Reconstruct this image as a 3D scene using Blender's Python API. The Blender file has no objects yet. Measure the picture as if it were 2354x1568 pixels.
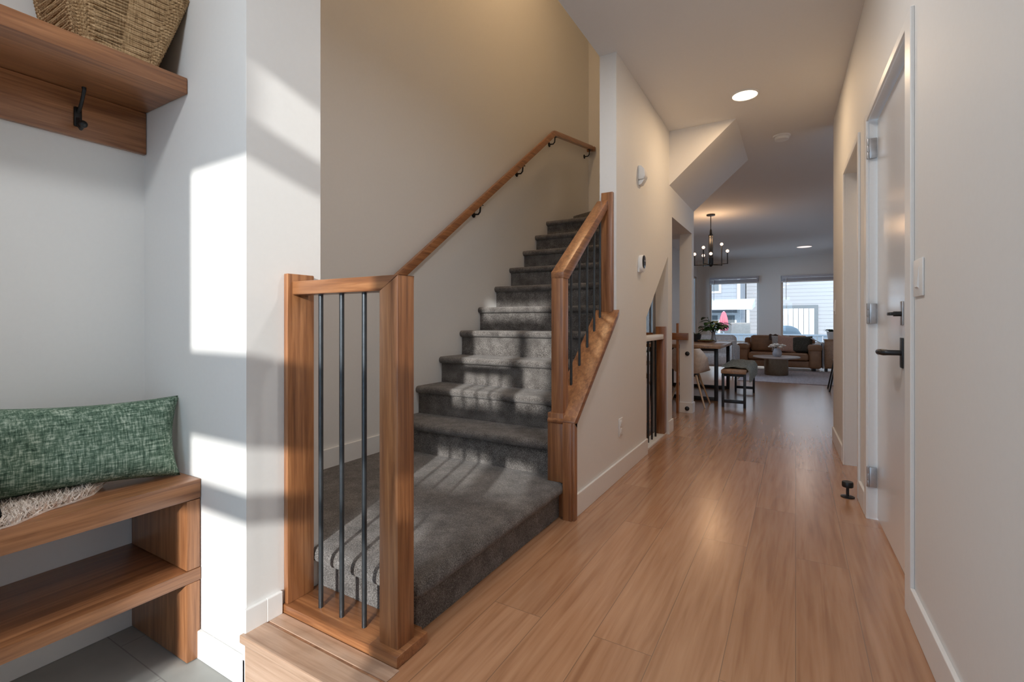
import bpy, bmesh, math, random
from mathutils import Vector, Matrix
random.seed(7)
PI = math.pi
S = bpy.context.scene
COL = S.collection

# ------------------------------------------------------------------ camera
TH = math.atan(652 / 1106)                       # yaw to the left of the hallway direction (+Y)
cd = bpy.data.cameras.new('camera'); cam = bpy.data.objects.new('camera', cd); COL.objects.link(cam)
cam.location = (0, 0, 1.0); cam.rotation_euler = (PI / 2, 0, TH)
cd.sensor_width = 36; cd.lens = 1106 / 2354 * 36; cd.shift_y = -45 / 2354; cd.clip_start = 0.02; cd.clip_end = 200
S.camera = cam

# ------------------------------------------------------------------ world, sun, exposure
W = bpy.data.worlds.new('sky'); S.world = W; W.use_nodes = True
bg = W.node_tree.nodes['Background']; bg.inputs[0].default_value = (0.52, 0.74, 1.0, 1); bg.inputs[1].default_value = 4.2
SUN_DIR = Vector((-0.33, 1.0, -0.265)).normalized()
sd = bpy.data.lights.new('sun', 'SUN'); sun = bpy.data.objects.new('sun', sd); COL.objects.link(sun)
sd.energy = 5.2; sd.color = (1.0, 0.965, 0.92); sd.angle = math.radians(1.25)
sun.rotation_euler = SUN_DIR.to_track_quat('-Z', 'Y').to_euler(); sun.location = (3, -8, 5)
def area(name, loc, direction, sx, sy, power, color, disk=False, portal=False):
    l = bpy.data.lights.new(name, 'AREA'); o = bpy.data.objects.new(name, l); COL.objects.link(o)
    l.shape = 'DISK' if disk else 'RECTANGLE'; l.size = sx
    if not disk: l.size_y = sy
    l.energy = power; l.color = color
    o.location = loc; o.rotation_euler = Vector(direction).to_track_quat('-Z', 'Y').to_euler()
    if portal: l.cycles.is_portal = True
    return o
# sky portals at the real windows
area('window_portal', (-1.46, 14.68, 1.2), (0, -1, 0), 1.24, 1.7, 1, (1, 1, 1), portal=True)
area('window_portal', (0.85, 14.68, 1.2), (0, -1, 0), 2.4, 1.7, 1, (1, 1, 1), portal=True)
area('window_portal', (-2.6, 13.47, 1.3), (1, 0, 0), 1.75, 1.9, 1, (1, 1, 1), portal=True)
area('window_portal', (-2.6, 9.12, 1.3), (1, 0, 0), 1.25, 1.9, 1, (1, 1, 1), portal=True)
area('window_portal', (-.72, -0.94, 1.15), (0, 1, 0), 1.2, 2.4, 1, (1, 1, 1), portal=True)
S.view_settings.view_transform = 'Standard'; S.view_settings.look = 'None'
S.view_settings.gamma = 1.0; S.view_settings.use_curve_mapping = False; S.view_settings.exposure = 0.0
S.cycles.use_denoising = True
S.cycles.max_bounces = 10; S.cycles.diffuse_bounces = 6; S.cycles.sample_clamp_indirect = 6
S.cycles.caustics_reflective = False; S.cycles.caustics_refractive = False

# ------------------------------------------------------------------ materials
def _mat(name):
    m = bpy.data.materials.new(name); m.use_nodes = True
    nt = m.node_tree; return m, nt, nt.nodes['Principled BSDF']
def _n(nt, t, **kw):
    n = nt.nodes.new(t)
    for k, v in kw.items(): setattr(n, k, v)
    return n
def _coords(nt, scale=(1, 1, 1), rot=(0, 0, 0)):
    tc = _n(nt, 'ShaderNodeTexCoord'); mp = _n(nt, 'ShaderNodeMapping')
    mp.inputs['Scale'].default_value = scale; mp.inputs['Rotation'].default_value = rot
    nt.links.new(tc.outputs['Object'], mp.inputs['Vector']); return mp
def _noise(nt, vec, scale, detail=4, rough=.55, dist=0):
    n = _n(nt, 'ShaderNodeTexNoise'); n.inputs['Scale'].default_value = scale; n.inputs['Detail'].default_value = detail
    n.inputs['Roughness'].default_value = rough; n.inputs['Distortion'].default_value = dist
    nt.links.new(vec.outputs[0], n.inputs['Vector']); return n
def _ramp(nt, fac, stops):
    r = _n(nt, 'ShaderNodeValToRGB'); el = r.color_ramp.elements
    while len(el) < len(stops): el.new(.5)
    for e, (p, c) in zip(el, stops): e.position = p; e.color = (*c, 1)
    nt.links.new(fac, r.inputs[0]); return r
def _bump(nt, h, p, strength, dist=.002):
    b = _n(nt, 'ShaderNodeBump'); b.inputs['Strength'].default_value = strength; b.inputs['Distance'].default_value = dist
    nt.links.new(h, b.inputs['Height']); nt.links.new(b.outputs[0], p.inputs['Normal'])
def paint(name, c, rough=.6, spec=.3, bump=.06):
    m, nt, p = _mat(name); v = _coords(nt); n = _noise(nt, v, 60, 3)
    r = _ramp(nt, n.outputs[0], [(.3, tuple(x * .985 for x in c)), (.7, c)])
    nt.links.new(r.outputs[0], p.inputs['Base Color']); p.inputs['Roughness'].default_value = rough
    p.inputs['Specular IOR Level'].default_value = spec; _bump(nt, n.outputs[0], p, bump, .001); return m
def plain(name, c, rough=.5, metal=0, spec=.5, vary=.12, scale=30):
    m, nt, p = _mat(name); v = _coords(nt); n = _noise(nt, v, scale, 3)
    r = _ramp(nt, n.outputs[0], [(.3, tuple(x * (1 - vary) for x in c)), (.7, tuple(min(1, x * (1 + vary)) for x in c))])
    nt.links.new(r.outputs[0], p.inputs['Base Color']); p.inputs['Roughness'].default_value = rough
    p.inputs['Metallic'].default_value = metal; p.inputs['Specular IOR Level'].default_value = spec; return m
def wood(name, dark, mid, light, axis, rough=.33, tint=1.0):
    m, nt, p = _mat(name); sc = [62, 62, 62]; sc['xyz'.index(axis)] = 2.6
    v = _coords(nt, sc); n = _noise(nt, v, 1.0, 6, .62, .5)
    sc2 = [9, 9, 9]; sc2['xyz'.index(axis)] = .8
    v2 = _coords(nt, sc2); n2 = _noise(nt, v2, 1.0, 2, .5, 1.2)
    wv = _n(nt, 'ShaderNodeMath', operation='MULTIPLY_ADD'); nt.links.new(n2.outputs[0], wv.inputs[0]); wv.inputs[1].default_value = 14; wv.inputs[2].default_value = 0
    sn = _n(nt, 'ShaderNodeMath', operation='SINE'); nt.links.new(wv.outputs[0], sn.inputs[0])
    mx = _n(nt, 'ShaderNodeMath', operation='MULTIPLY_ADD'); nt.links.new(sn.outputs[0], mx.inputs[0]); mx.inputs[1].default_value = .06; nt.links.new(n.outputs[0], mx.inputs[2])
    r = _ramp(nt, mx.outputs[0], [(.28, dark), (.5, mid), (.72, light)])
    nt.links.new(r.outputs[0], p.inputs['Base Color']); p.inputs['Roughness'].default_value = rough
    p.inputs['Coat Weight'].default_value = .45; p.inputs['Coat Roughness'].default_value = .32
    _bump(nt, n.outputs[0], p, .12, .001); return m
M = {}
M['wall'] = paint('wall_paint', (.78, .775, .76))
M['ceil'] = paint('ceiling_paint', (.80, .79, .78), .8, .1)
M['trim'] = paint('white_trim_paint', (.82, .82, .81), .35, .4, .02)
M['door'] = paint('door_paint', (.80, .80, .80), .16, .5, .01)
WD, WM, WL = (.135, .048, .018), (.265, .105, .040), (.41, .185, .075)
for a in 'xyz': M['w' + a] = wood('stained_oak_' + a, WD, WM, WL, a)
BD, BM, BL = (.15, .055, .022), (.28, .115, .046), (.43, .195, .085)
M['bench'] = wood('bench_oak_y', BD, BM, BL, 'y', .38)
M['benchz'] = wood('bench_oak_z', BD, BM, BL, 'z', .38)
M['pale'] = wood('pale_oak_x', (.36, .22, .14), (.50, .33, .23), (.60, .42, .31), 'x', .4)
M['black'] = plain('black_iron', (.035, .036, .038), .38, .6)
M['rod'] = plain('dark_steel_rod', (.075, .085, .095), .34, .75)
M['steel'] = plain('satin_nickel', (.50, .50, .51), .35, .9)
M['plastic'] = plain('white_plastic', (.80, .80, .79), .4, 0, .4, .02)
M['blackplastic'] = plain('black_glass', (.015, .016, .018), .12)
M['leather'] = plain('tan_leather', (.30, .165, .092), .42, 0, .45, .18, 9)
M['bronze'] = plain('brushed_bronze', (.30, .235, .16), .3, .9)
M['stone'] = plain('pale_stone', (.55, .49, .46), .25, 0, .5, .08, 6)
M['ceramic'] = plain('grey_ceramic', (.40, .41, .46), .35)
M['petal'] = plain('cream_petals', (.82, .78, .72), .7)
M['leaf'] = plain('green_leaves', (.055, .14, .045), .45, 0, .4, .4, 8)
M['leafdark'] = plain('dark_leaves', (.03, .07, .035), .5, 0, .4, .4, 8)
M['pot'] = plain('charcoal_pot', (.03, .03, .033), .55)
M['shell'] = plain('cream_shell', (.62, .55, .48), .4)
M['beech'] = wood('beech_leg', (.42, .27, .15), (.53, .36, .21), (.62, .44, .28), 'z', .45)
M['table'] = wood('walnut_table', (.20, .10, .05), (.34, .19, .10), (.46, .28, .17), 'y', .28)
M['seatwood'] = wood('bench_plank', (.20, .10, .05), (.32, .18, .10), (.43, .26, .15), 'y', .4)
M['siding'] = plain('grey_siding', (.24, .24, .25), .7, 0, .2, .03)
M['siding2'] = plain('pale_siding', (.30, .29, .29), .7, 0, .2, .03)
M['beige'] = plain('beige_panel', (.36, .29, .24), .7, 0, .2)
M['awning'] = plain('white_roofing', (.48, .475, .47), .6, 0, .2)
M['red'] = plain('red_canvas', (.55, .13, .15), .7, 0, .2)
M['cover'] = plain('grey_cover', (.10, .115, .125), .6)
M['frame_dark'] = plain('dark_frame', (.09, .10, .105), .5)
M['ground'] = plain('concrete', (.45, .45, .45), .8)
def emis(name, c, s):
    m, nt, p = _mat(name); p.inputs['Base Color'].default_value = (*c, 1); p.inputs['Emission Color'].default_value = (*c, 1)
    p.inputs['Emission Strength'].default_value = s; return m
M['pot_glow'] = emis('lamp_diffuser_warm', (1, .80, .55), 6)
M['pot_glow_dim'] = emis('lamp_diffuser_soft', (1, .80, .72), 1.2)
M['entry_fill_glow'] = emis('fill_diffuser_neutral', (1, .96, .92), 8)  # diffuser of the added entry fill light
M['bulb'] = emis('bulb_glow', (1, .66, .50), 2.2)
def glass(name):
    m, nt, p = _mat(name); out = nt.nodes['Material Output']
    t = _n(nt, 'ShaderNodeBsdfTransparent'); t.inputs[0].default_value = (.97, .98, .98, 1)
    g = _n(nt, 'ShaderNodeBsdfGlossy'); g.inputs['Roughness'].default_value = .02
    f = _n(nt, 'ShaderNodeFresnel'); f.inputs[0].default_value = 1.45
    mx = _n(nt, 'ShaderNodeMixShader'); nt.links.new(f.outputs[0], mx.inputs[0]); nt.links.new(t.outputs[0], mx.inputs[1]); nt.links.new(g.outputs[0], mx.inputs[2])
    nt.links.new(mx.outputs[0], out.inputs[0]); return m
M['glass'] = glass('window_glass')
def floor_mat():
    m, nt, p = _mat('oak_planks'); tc = _n(nt, 'ShaderNodeTexCoord'); sep = _n(nt, 'ShaderNodeSeparateXYZ'); cmb = _n(nt, 'ShaderNodeCombineXYZ')
    nt.links.new(tc.outputs['Object'], sep.inputs[0]); nt.links.new(sep.outputs[1], cmb.inputs[0]); nt.links.new(sep.outputs[0], cmb.inputs[1])
    b = _n(nt, 'ShaderNodeTexBrick'); nt.links.new(cmb.outputs[0], b.inputs['Vector'])
    b.offset = .37; b.inputs['Scale'].default_value = 1; b.inputs['Brick Width'].default_value = 1.45; b.inputs['Row Height'].default_value = .185
    b.inputs['Mortar Size'].default_value = .0012; b.inputs['Bias'].default_value = 0
    b.inputs['Color1'].default_value = (0, 0, 0, 1); b.inputs['Color2'].default_value = (1, 1, 1, 1); b.inputs['Mortar'].default_value = (.5, .5, .5, 1)
    # each plank shifts the grain
    add = _n(nt, 'ShaderNodeVectorMath', operation='MULTIPLY_ADD'); nt.links.new(b.outputs['Color'], add.inputs[0]); add.inputs[1].default_value = (7, 3, 5); nt.links.new(tc.outputs['Object'], add.inputs[2])
    mp = _n(nt, 'ShaderNodeMapping'); mp.inputs['Scale'].default_value = (42, 2.2, 1); nt.links.new(add.outputs[0], mp.inputs[0])
    n1 = _noise(nt, mp, 1, 4, .5, .5)
    mp2 = _n(nt, 'ShaderNodeMapping'); mp2.inputs['Scale'].default_value = (9, .7, 1); nt.links.new(add.outputs[0], mp2.inputs[0])
    n2 = _noise(nt, mp2, 1, 1, .4, .6)
    k = _n(nt, 'ShaderNodeMath', operation='MULTIPLY'); nt.links.new(n2.outputs[0], k.inputs[0]); k.inputs[1].default_value = 55
    sn = _n(nt, 'ShaderNodeMath', operation='SINE'); nt.links.new(k.outputs[0], sn.inputs[0])
    mx = _n(nt, 'ShaderNodeMath', operation='MULTIPLY_ADD'); nt.links.new(sn.outputs[0], mx.inputs[0]); mx.inputs[1].default_value = .045; nt.links.new(n1.outputs[0], mx.inputs[2])
    r = _ramp(nt, mx.outputs[0], [(.25, (.36, .175, .088)), (.48, (.47, .245, .130)), (.75, (.55, .31, .175))])
    pk = _ramp(nt, b.outputs['Color'], [(0, (.86, .84, .82)), (1, (1.0, 1.0, 1.0))])
    mul = _n(nt, 'ShaderNodeMix', data_type='RGBA', blend_type='MULTIPLY'); mul.inputs[0].default_value = 1
    nt.links.new(r.outputs[0], mul.inputs[6]); nt.links.new(pk.outputs[0], mul.inputs[7])
    gap = _n(nt, 'ShaderNodeMix', data_type='RGBA'); nt.links.new(b.outputs['Fac'], gap.inputs[0]); nt.links.new(mul.outputs[2], gap.inputs[6]); gap.inputs[7].default_value = (.24, .14, .085, 1)
    nt.links.new(gap.outputs[2], p.inputs['Base Color']); p.inputs['Roughness'].default_value = .27; p.inputs['Specular IOR Level'].default_value = .6; p.inputs['Coat Weight'].default_value = .8; p.inputs['Coat Roughness'].default_value = .22
    _bump(nt, n1.outputs[0], p, .012, .0005); return m
M['floor'] = floor_mat()
def tile_mat():
    m, nt, p = _mat('grey_tiles'); v = _coords(nt); v.inputs['Location'].default_value = (0.0, -.778, 0)
    b = _n(nt, 'ShaderNodeTexBrick'); nt.links.new(v.outputs[0], b.inputs['Vector']); b.offset = .5
    b.inputs['Scale'].default_value = 1; b.inputs['Brick Width'].default_value = .6; b.inputs['Row Height'].default_value = .3; b.inputs['Mortar Size'].default_value = .002
    n = _noise(nt, v, 6, 4); r = _ramp(nt, n.outputs[0], [(.3, (.33, .335, .32)), (.7, (.40, .405, .385))])
    nt.links.new(r.outputs[0], b.inputs['Color1']); nt.links.new(r.outputs[0], b.inputs['Color2']); b.inputs['Mortar'].default_value = (.24, .24, .23, 1)
    nt.links.new(b.outputs[0], p.inputs['Base Color']); p.inputs['Roughness'].default_value = .5; return m
M['tile'] = tile_mat()
def carpet_mat():
    m, nt, p = _mat('grey_carpet'); v = _coords(nt); n = _noise(nt, v, 260, 3, .7); n2 = _noise(nt, v, 14, 3, .6)
    s = _n(nt, 'ShaderNodeMath', operation='MULTIPLY_ADD'); nt.links.new(n2.outputs[0], s.inputs[0]); s.inputs[1].default_value = .35; nt.links.new(n.outputs[0], s.inputs[2])
    r = _ramp(nt, s.outputs[0], [(.48, (.030, .025, .022)), (.66, (.112, .100, .092)), (.86, (.30, .28, .265))])
    nt.links.new(r.outputs[0], p.inputs['Base Color']); p.inputs['Roughness'].default_value = .95; p.inputs['Specular IOR Level'].default_value = .1
    p.inputs['Sheen Weight'].default_value = .25
    _bump(nt, n.outputs[0], p, .8, .006); return m
M['carpet'] = carpet_mat()
def weave_mat(name, c0, c1, c2, sc, bump=.5):
    m, nt, p = _mat(name); v = _coords(nt, (sc, sc, sc)); 
    va = _n(nt, 'ShaderNodeMapping'); va.inputs['Scale'].default_value = (1, .12, 1.6); nt.links.new(v.outputs[0], va.inputs[0])
    vb = _n(nt, 'ShaderNodeMapping'); vb.inputs['Scale'].default_value = (1, 1.6, .12); nt.links.new(v.outputs[0], vb.inputs[0])
    a = _noise(nt, va, 1, 3, .7); b = _noise(nt, vb, 1, 3, .7)
    mx = _n(nt, 'ShaderNodeMath', operation='ADD'); nt.links.new(a.outputs[0], mx.inputs[0]); nt.links.new(b.outputs[0], mx.inputs[1])
    h = _n(nt, 'ShaderNodeMath', operation='MULTIPLY'); nt.links.new(mx.outputs[0], h.inputs[0]); h.inputs[1].default_value = .5
    r = _ramp(nt, h.outputs[0], [(.36, c0), (.5, c1), (.64, c2)])
    nt.links.new(r.outputs[0], p.inputs['Base Color']); p.inputs['Roughness'].default_value = .9; p.inputs['Specular IOR Level'].default_value = .15
    _bump(nt, h.outputs[0], p, bump, .004); return m
M['green'] = weave_mat('green_tweed', (.035, .065, .045), (.14, .215, .155), (.50, .58, .47), 120, .9)
M['blackcloth'] = weave_mat('black_cloth', (.012, .012, .012), (.02, .02, .02), (.04, .04, .04), 160)
M['throw'] = weave_mat('sage_throw', (.16, .18, .165), (.25, .27, .25), (.34, .36, .33), 60)
M['palecloth'] = weave_mat('pale_grey_cloth', (.40, .42, .45), (.55, .57, .60), (.70, .71, .73), 50)
M['pink'] = weave_mat('blush_cloth', (.50, .33, .27), (.62, .42, .35), (.72, .54, .46), 60)
M['charcoal'] = weave_mat('grey_green_cloth', (.06, .065, .06), (.10, .105, .095), (.15, .155, .14), 60)
M['brownthrow'] = weave_mat('dark_brown_cloth', (.07, .05, .045), (.11, .08, .07), (.16, .12, .10), 60)
M['rug'] = weave_mat('pale_rug', (.38, .37, .42), (.47, .46, .51), (.56, .55, .60), 30)
M['fur'] = plain('cream_sheepskin', (.84, .74, .66), .9, 0, .1, .12, 40)
M['wicker'] = weave_mat('seagrass', (.14, .08, .038), (.42, .275, .145), (.62, .44, .26), 150, .6)
M['blind'] = plain('white_blind', (.50, .50, .55), .7, 0, .2, .04)

# ------------------------------------------------------------------ mesh helpers
def BM(): return bmesh.new()
def _bev(bm, verts, w, seg=2):
    if w <= 0: return
    es = {e for v in verts for e in v.link_edges}
    bmesh.ops.bevel(bm, geom=list(es), offset=w, segments=seg, profile=.5, affect='EDGES')
def box(bm, x0, x1, y0, y1, z0, z1, bevel=0, mat=None, seg=2):
    r = bmesh.ops.create_cube(bm, size=1)['verts']
    T = Matrix.Translation(((x0 + x1) / 2, (y0 + y1) / 2, (z0 + z1) / 2)) @ Matrix.Diagonal((abs(x1 - x0), abs(y1 - y0), abs(z1 - z0), 1))
    if mat is not None: T = mat @ T
    bmesh.ops.transform(bm, matrix=T, verts=r); _bev(bm, r, bevel, seg); return bm
def prism(bm, pts, axis, a0, a1, bevel=0, mat=None):
    f = {'x': lambda p, a: (a, p[0], p[1]), 'y': lambda p, a: (p[0], a, p[1]), 'z': lambda p, a: (p[0], p[1], a)}[axis]
    A = [bm.verts.new(f(p, a0)) for p in pts]; B = [bm.verts.new(f(p, a1)) for p in pts]
    n = len(pts); fs = [bm.faces.new(A), bm.faces.new(B[::-1])]
    for i in range(n): fs.append(bm.faces.new((A[i], B[i], B[(i + 1) % n], A[(i + 1) % n])))
    if mat is not None: bmesh.ops.transform(bm, matrix=mat, verts=A + B)
    bmesh.ops.recalc_face_normals(bm, faces=fs); _bev(bm, A + B, bevel); return bm
def loft(bm, loops, cap=True, closed=True):
    L = [[bm.verts.new(p) for p in lp] for lp in loops]; n = len(L[0]); fs = []
    for a, b in zip(L, L[1:]):
        for i in range(n if closed else n - 1):
            fs.append(bm.faces.new((a[i], a[(i + 1) % n], b[(i + 1) % n], b[i])))
    if cap and closed: fs.append(bm.faces.new(L[0][::-1])); fs.append(bm.faces.new(L[-1]))
    bmesh.ops.recalc_face_normals(bm, faces=fs); return bm
def lathe(bm, c, prof, seg=24, axis='z'):
    loops = []
    for r, h in prof:
        lp = []
        for i in range(seg):
            a = 2 * PI * i / seg; x, y = max(r, 1e-5) * math.cos(a), max(r, 1e-5) * math.sin(a)
            p = {'z': (x, y, h), 'x': (h, x, y), 'y': (x, h, y)}[axis]
            lp.append((c[0] + p[0], c[1] + p[1], c[2] + p[2]))
        loops.append(lp)
    return loft(bm, loops)
def tube(bm, pts, r, seg=10, closed=False):
    pts = [Vector(p) for p in pts]; loops = []; n = len(pts)
    rr = r if isinstance(r, (list, tuple)) else [r] * n
    up = None
    for i, p in enumerate(pts):
        if closed: t = pts[(i + 1) % n] - pts[i - 1]
        else: t = pts[min(i + 1, n - 1)] - pts[max(i - 1, 0)]
        t.normalize()
        if up is None: up = Vector((0, 0, 1)) if abs(t.z) < .9 else Vector((1, 0, 0))
        s = t.cross(up).normalized(); up = s.cross(t).normalized()
        loops.append([p + rr[i] * (math.cos(2 * PI * k / seg) * s + math.sin(2 * PI * k / seg) * up) for k in range(seg)])
    if closed: loops.append(loops[0]); return loft(bm, loops, cap=False)
    return loft(bm, loops)
def ball(bm, c, r, sx=1, sy=1, sz=1, u=14, v=9):
    q = bmesh.ops.create_uvsphere(bm, u_segments=u, v_segments=v, radius=r)['verts']
    bmesh.ops.transform(bm, matrix=Matrix.Translation(c) @ Matrix.Diagonal((sx, sy, sz, 1)), verts=q); return bm
def cushion(bm, w, h, t, mat, n=22, pinch=.055, puff=.42, floppy=0.0):
    """closed pillow: local x = width, z = height, y = thickness"""
    def P(u, v, s):
        x = w / 2 * u * (1 - pinch * (1 - v * v)); z = h / 2 * v * (1 - pinch * 1.4 * (1 - u * u))
        d = max(0, (1 - u ** 4) * (1 - v ** 4)) ** puff
        z += floppy * math.sin(u * 5 + 1) * .5 * (1 - abs(v) * .2)
        wr = .012 * math.sin(7 * u + 3 * v) * math.cos(5 * v - 2 * u) * d
        return mat @ Vector((x, s * (t / 2 * d + wr * (s > 0)), z))
    g = [[None] * (n + 1) for _ in range(n + 1)]; b = [[None] * (n + 1) for _ in range(n + 1)]
    for i in range(n + 1):
        for j in range(n + 1):
            u, v = -1 + 2 * i / n, -1 + 2 * j / n
            e = i in (0, n) or j in (0, n)
            g[i][j] = bm.verts.new(P(u, v, 1)); b[i][j] = g[i][j] if e else bm.verts.new(P(u, v, -1))
    fs = []
    for i in range(n):
        for j in range(n):
            fs.append(bm.faces.new((g[i][j], g[i + 1][j], g[i + 1][j + 1], g[i][j + 1])))
            fs.append(bm.faces.new((b[i][j], b[i][j + 1], b[i + 1][j + 1], b[i + 1][j])))
    bmesh.ops.recalc_face_normals(bm, faces=fs); return bm
def sheet(bm, grid, th=.008):
    """thick cloth from a grid of points"""
    G = [[bm.verts.new(p) for p in row] for row in grid]; fs = []
    for i in range(len(G) - 1):
        for j in range(len(G[0]) - 1): fs.append(bm.faces.new((G[i][j], G[i + 1][j], G[i + 1][j + 1], G[i][j + 1])))
    bmesh.ops.recalc_face_normals(bm, faces=fs)
    bmesh.ops.solidify(bm, geom=fs, thickness=th); return bm

# ------------------------------------------------------------------ object helpers
ORG = {}
def _link(name, bm, mat, parent, org, smooth):
    me = bpy.data.meshes.new(name)
    if org.length > 0: bmesh.ops.translate(bm, vec=-org, verts=bm.verts)
    bm.to_mesh(me); bm.free(); o = bpy.data.objects.new(name, me); COL.objects.link(o)
    me.materials.append(mat)
    if smooth:
        me.polygons.foreach_set('use_smooth', [True] * len(me.polygons))
        try: me.set_sharp_from_angle(angle=math.radians(40))
        except Exception: pass
    if parent: o.parent = parent
    return o
def thing(name, loc, label, cat, group=None):
    o = bpy.data.objects.new(name, None); COL.objects.link(o); o.empty_display_size = .05
    o.location = loc; o['label'] = label; o['category'] = cat
    if group: o['group'] = group
    ORG[o.name] = Vector(loc); return o
def part(name, bm, mat, parent, label=None, smooth=True, stuff=False):
    r = parent
    while r.parent: r = r.parent
    o = _link(name, bm, mat, parent, ORG.get(r.name, Vector((0, 0, 0))), smooth)
    if label: o['label'] = label
    if stuff: o['kind'] = 'stuff'
    return o
def solo(name, bm, mat, label, cat, org=(0, 0, 0), group=None, smooth=True):
    o = _link(name, bm, mat, None, Vector(org), smooth); o.location = org; ORG[o.name] = Vector(org)
    o['label'] = label; o['category'] = cat
    if group: o['group'] = group
    return o
def struct(name, bm, mat, parent=None, smooth=False):
    o = _link(name, bm, mat, parent, Vector((0, 0, 0)), smooth)
    if not parent: o['kind'] = 'structure'
    return o
def dup(root, loc, rotz=0, label=None, group=None):
    r = root.copy(); COL.objects.link(r); r.location = loc; r.rotation_euler = (0, 0, rotz)
    if label: r['label'] = label
    if group: r['group'] = group
    for ch in list(root.children):
        c = ch.copy(); COL.objects.link(c); c.parent = r
        for g in ch.children:
            d = g.copy(); COL.objects.link(d); d.parent = c
    return r

# ================================================================== SETTING
LW0, LW1 = -1.083, -0.973          # left hall wall
SX = -2.27                          # stairwell outer wall
BX = -2.218                         # wall behind the entry bench
PX = -1.523                         # face of the pier
RANG = math.atan(.0224); RX0 = .3862
RM = Matrix.Translation((RX0, 0, 0)) @ Matrix.Rotation(RANG, 4, 'Z')   # right wall frame: local x = into the wall, y = along
b = BM(); box(b, PX, 2.7, .90, 14.6, -.12, 0); box(b, -2.4, PX, 1.05, 14.6, -.12, 0); struct('floor', b, M['floor'])
b = BM(); box(b, -2.35, .55, -.9, .897, -.30, -.175); struct('floor_entry', b, M['tile'])
b = BM(); box(b, PX, .45, .888, .9005, -.175, -.022, 0); struct('trim_1', b, M['pale'])
b = BM(); box(b, PX, .45, .876, .962, -.022, .004, .004); box(b, PX + .014, -.975, .970, 1.0205, -.01, .003, .001); struct('trim_2', b, M['pale'])
# walls
b = BM(); prism(b, [(2.26, 0), (3.65, 0), (3.65, 1.03), (4.37, 1.575), (4.37, 0), (4.53, 0), (4.53, 1.955), (5.5, 1.955), (5.5, 0), (5.62, 0),
                    (5.62, 2.7), (2.945, 2.7), (2.945, 1.003), (2.885, .99), (2.26, .475)], 'x', LW0, LW1); struct('wall_hall', b, M['wall'])
b = BM(); box(b, -1.112, LW0, 4.39, 4.53, 0, 1.62); struct('wall_opening_return', b, M['wall'])
b = BM(); box(b, -1.10, LW0, 5.5, 5.62, 0, 2.7); struct('wall_dining_return', b, M['wall'])
b = BM(); box(b, BX - .12, BX, -.9, .90, -.3, 2.7); struct('wall_entry_left', b, M['wall'])
b = BM(); box(b, SX - .12, PX, .90, 1.18, -.175, 5.2); struct('wall_pier', b, M['wall'])
b = BM(); box(b, SX - .12, SX, 1.18, 5.9, 0, 5.2); struct('wall_stair_left', b, M['wall'])
b = BM(); box(b, SX, LW0, 5.77, 5.89, 1.97, 5.2); struct('wall_stair_back', b, M['wall'])
b = BM(); box(b, LW0 + .001, LW0 + .1, 1.18, 5.77, 2.73, 5.2); struct('wall_stair_upper', b, M['wall'])
b = BM(); box(b, PX, LW0, 1.06, 1.18, 2.75, 5.2); struct('wall_landing_upper', b, M['wall'])
# right wall, drawn in its own slightly turned frame
b = BM(); prism(b, [(-1.0, -.175), (2.13, -.175), (2.13, 2.02), (3.02, 2.02), (3.02, 0), (3.335, 0), (3.335, 2.03), (4.07, 2.03), (4.07, 0), (4.86, 0), (4.86, 2.7), (-1.0, 2.7)], 'x', 0, .13, 0, RM)
struct('wall_right', b, M['wall'])
b = BM(); box(b, .28, 2.7, 4.86, 4.98, 0, 2.7); struct('wall_living_front', b, M['wall'])
b = BM(); box(b, 2.6, 2.72, 4.98, 14.6, 0, 2.7); struct('wall_living_right', b, M['wall'])
def holed(name, axis, pos, th, u0, u1, z0, z1, holes, mat):
    """wall slab with rectangular holes, built from solid pieces in one mesh"""
    b = BM(); us = sorted({u0, u1, *[h[0] for h in holes], *[h[1] for h in holes]}); zs = sorted({z0, z1, *[h[2] for h in holes], *[h[3] for h in holes]})
    for a, c in zip(us, us[1:]):
        for d, e in zip(zs, zs[1:]):
            um, zm = (a + c) / 2, (d + e) / 2
            if any(h[0] < um < h[1] and h[2] < zm < h[3] for h in holes): continue
            if axis == 'y': box(b, a, c, pos, pos + th, d, e)
            else: box(b, pos, pos + th, a, c, d, e)
    bmesh.ops.remove_doubles(b, verts=b.verts, dist=1e-5); return struct(name, b, mat)
W1 = (-2.09, -.85, .42, 2.22); W2 = (-.335, 2.0, .42, 2.20)
holed('wall_living_back', 'y', 14.5, .14, -2.4, 2.7, 0, 2.7, [W1, W2], M['wall'])
holed('wall_living_left', 'x', -2.54, .14, 5.89, 14.64, 0, 2.7, [(12.6, 14.35, .35, 2.25), (8.5, 9.75, .35, 2.25)], M['wall'])
D0, D1, T0, T1 = -1.286, -.470, -.95, -.27
S0, S1 = -.392, -.16  # unseen side lites, added so sun passes the newel and reaches the stairs
holed('wall_entry_front', 'y', -.92, .12, -2.35, .55, -.3, 2.7, [(D0 - .07, D1 + .053, -.175, 2.05), (S0, S1, .905, 1.065), (S0, S1, 1.36, 2.005), (T0, T1, 2.115, 2.335)], M['wall'])
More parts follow.
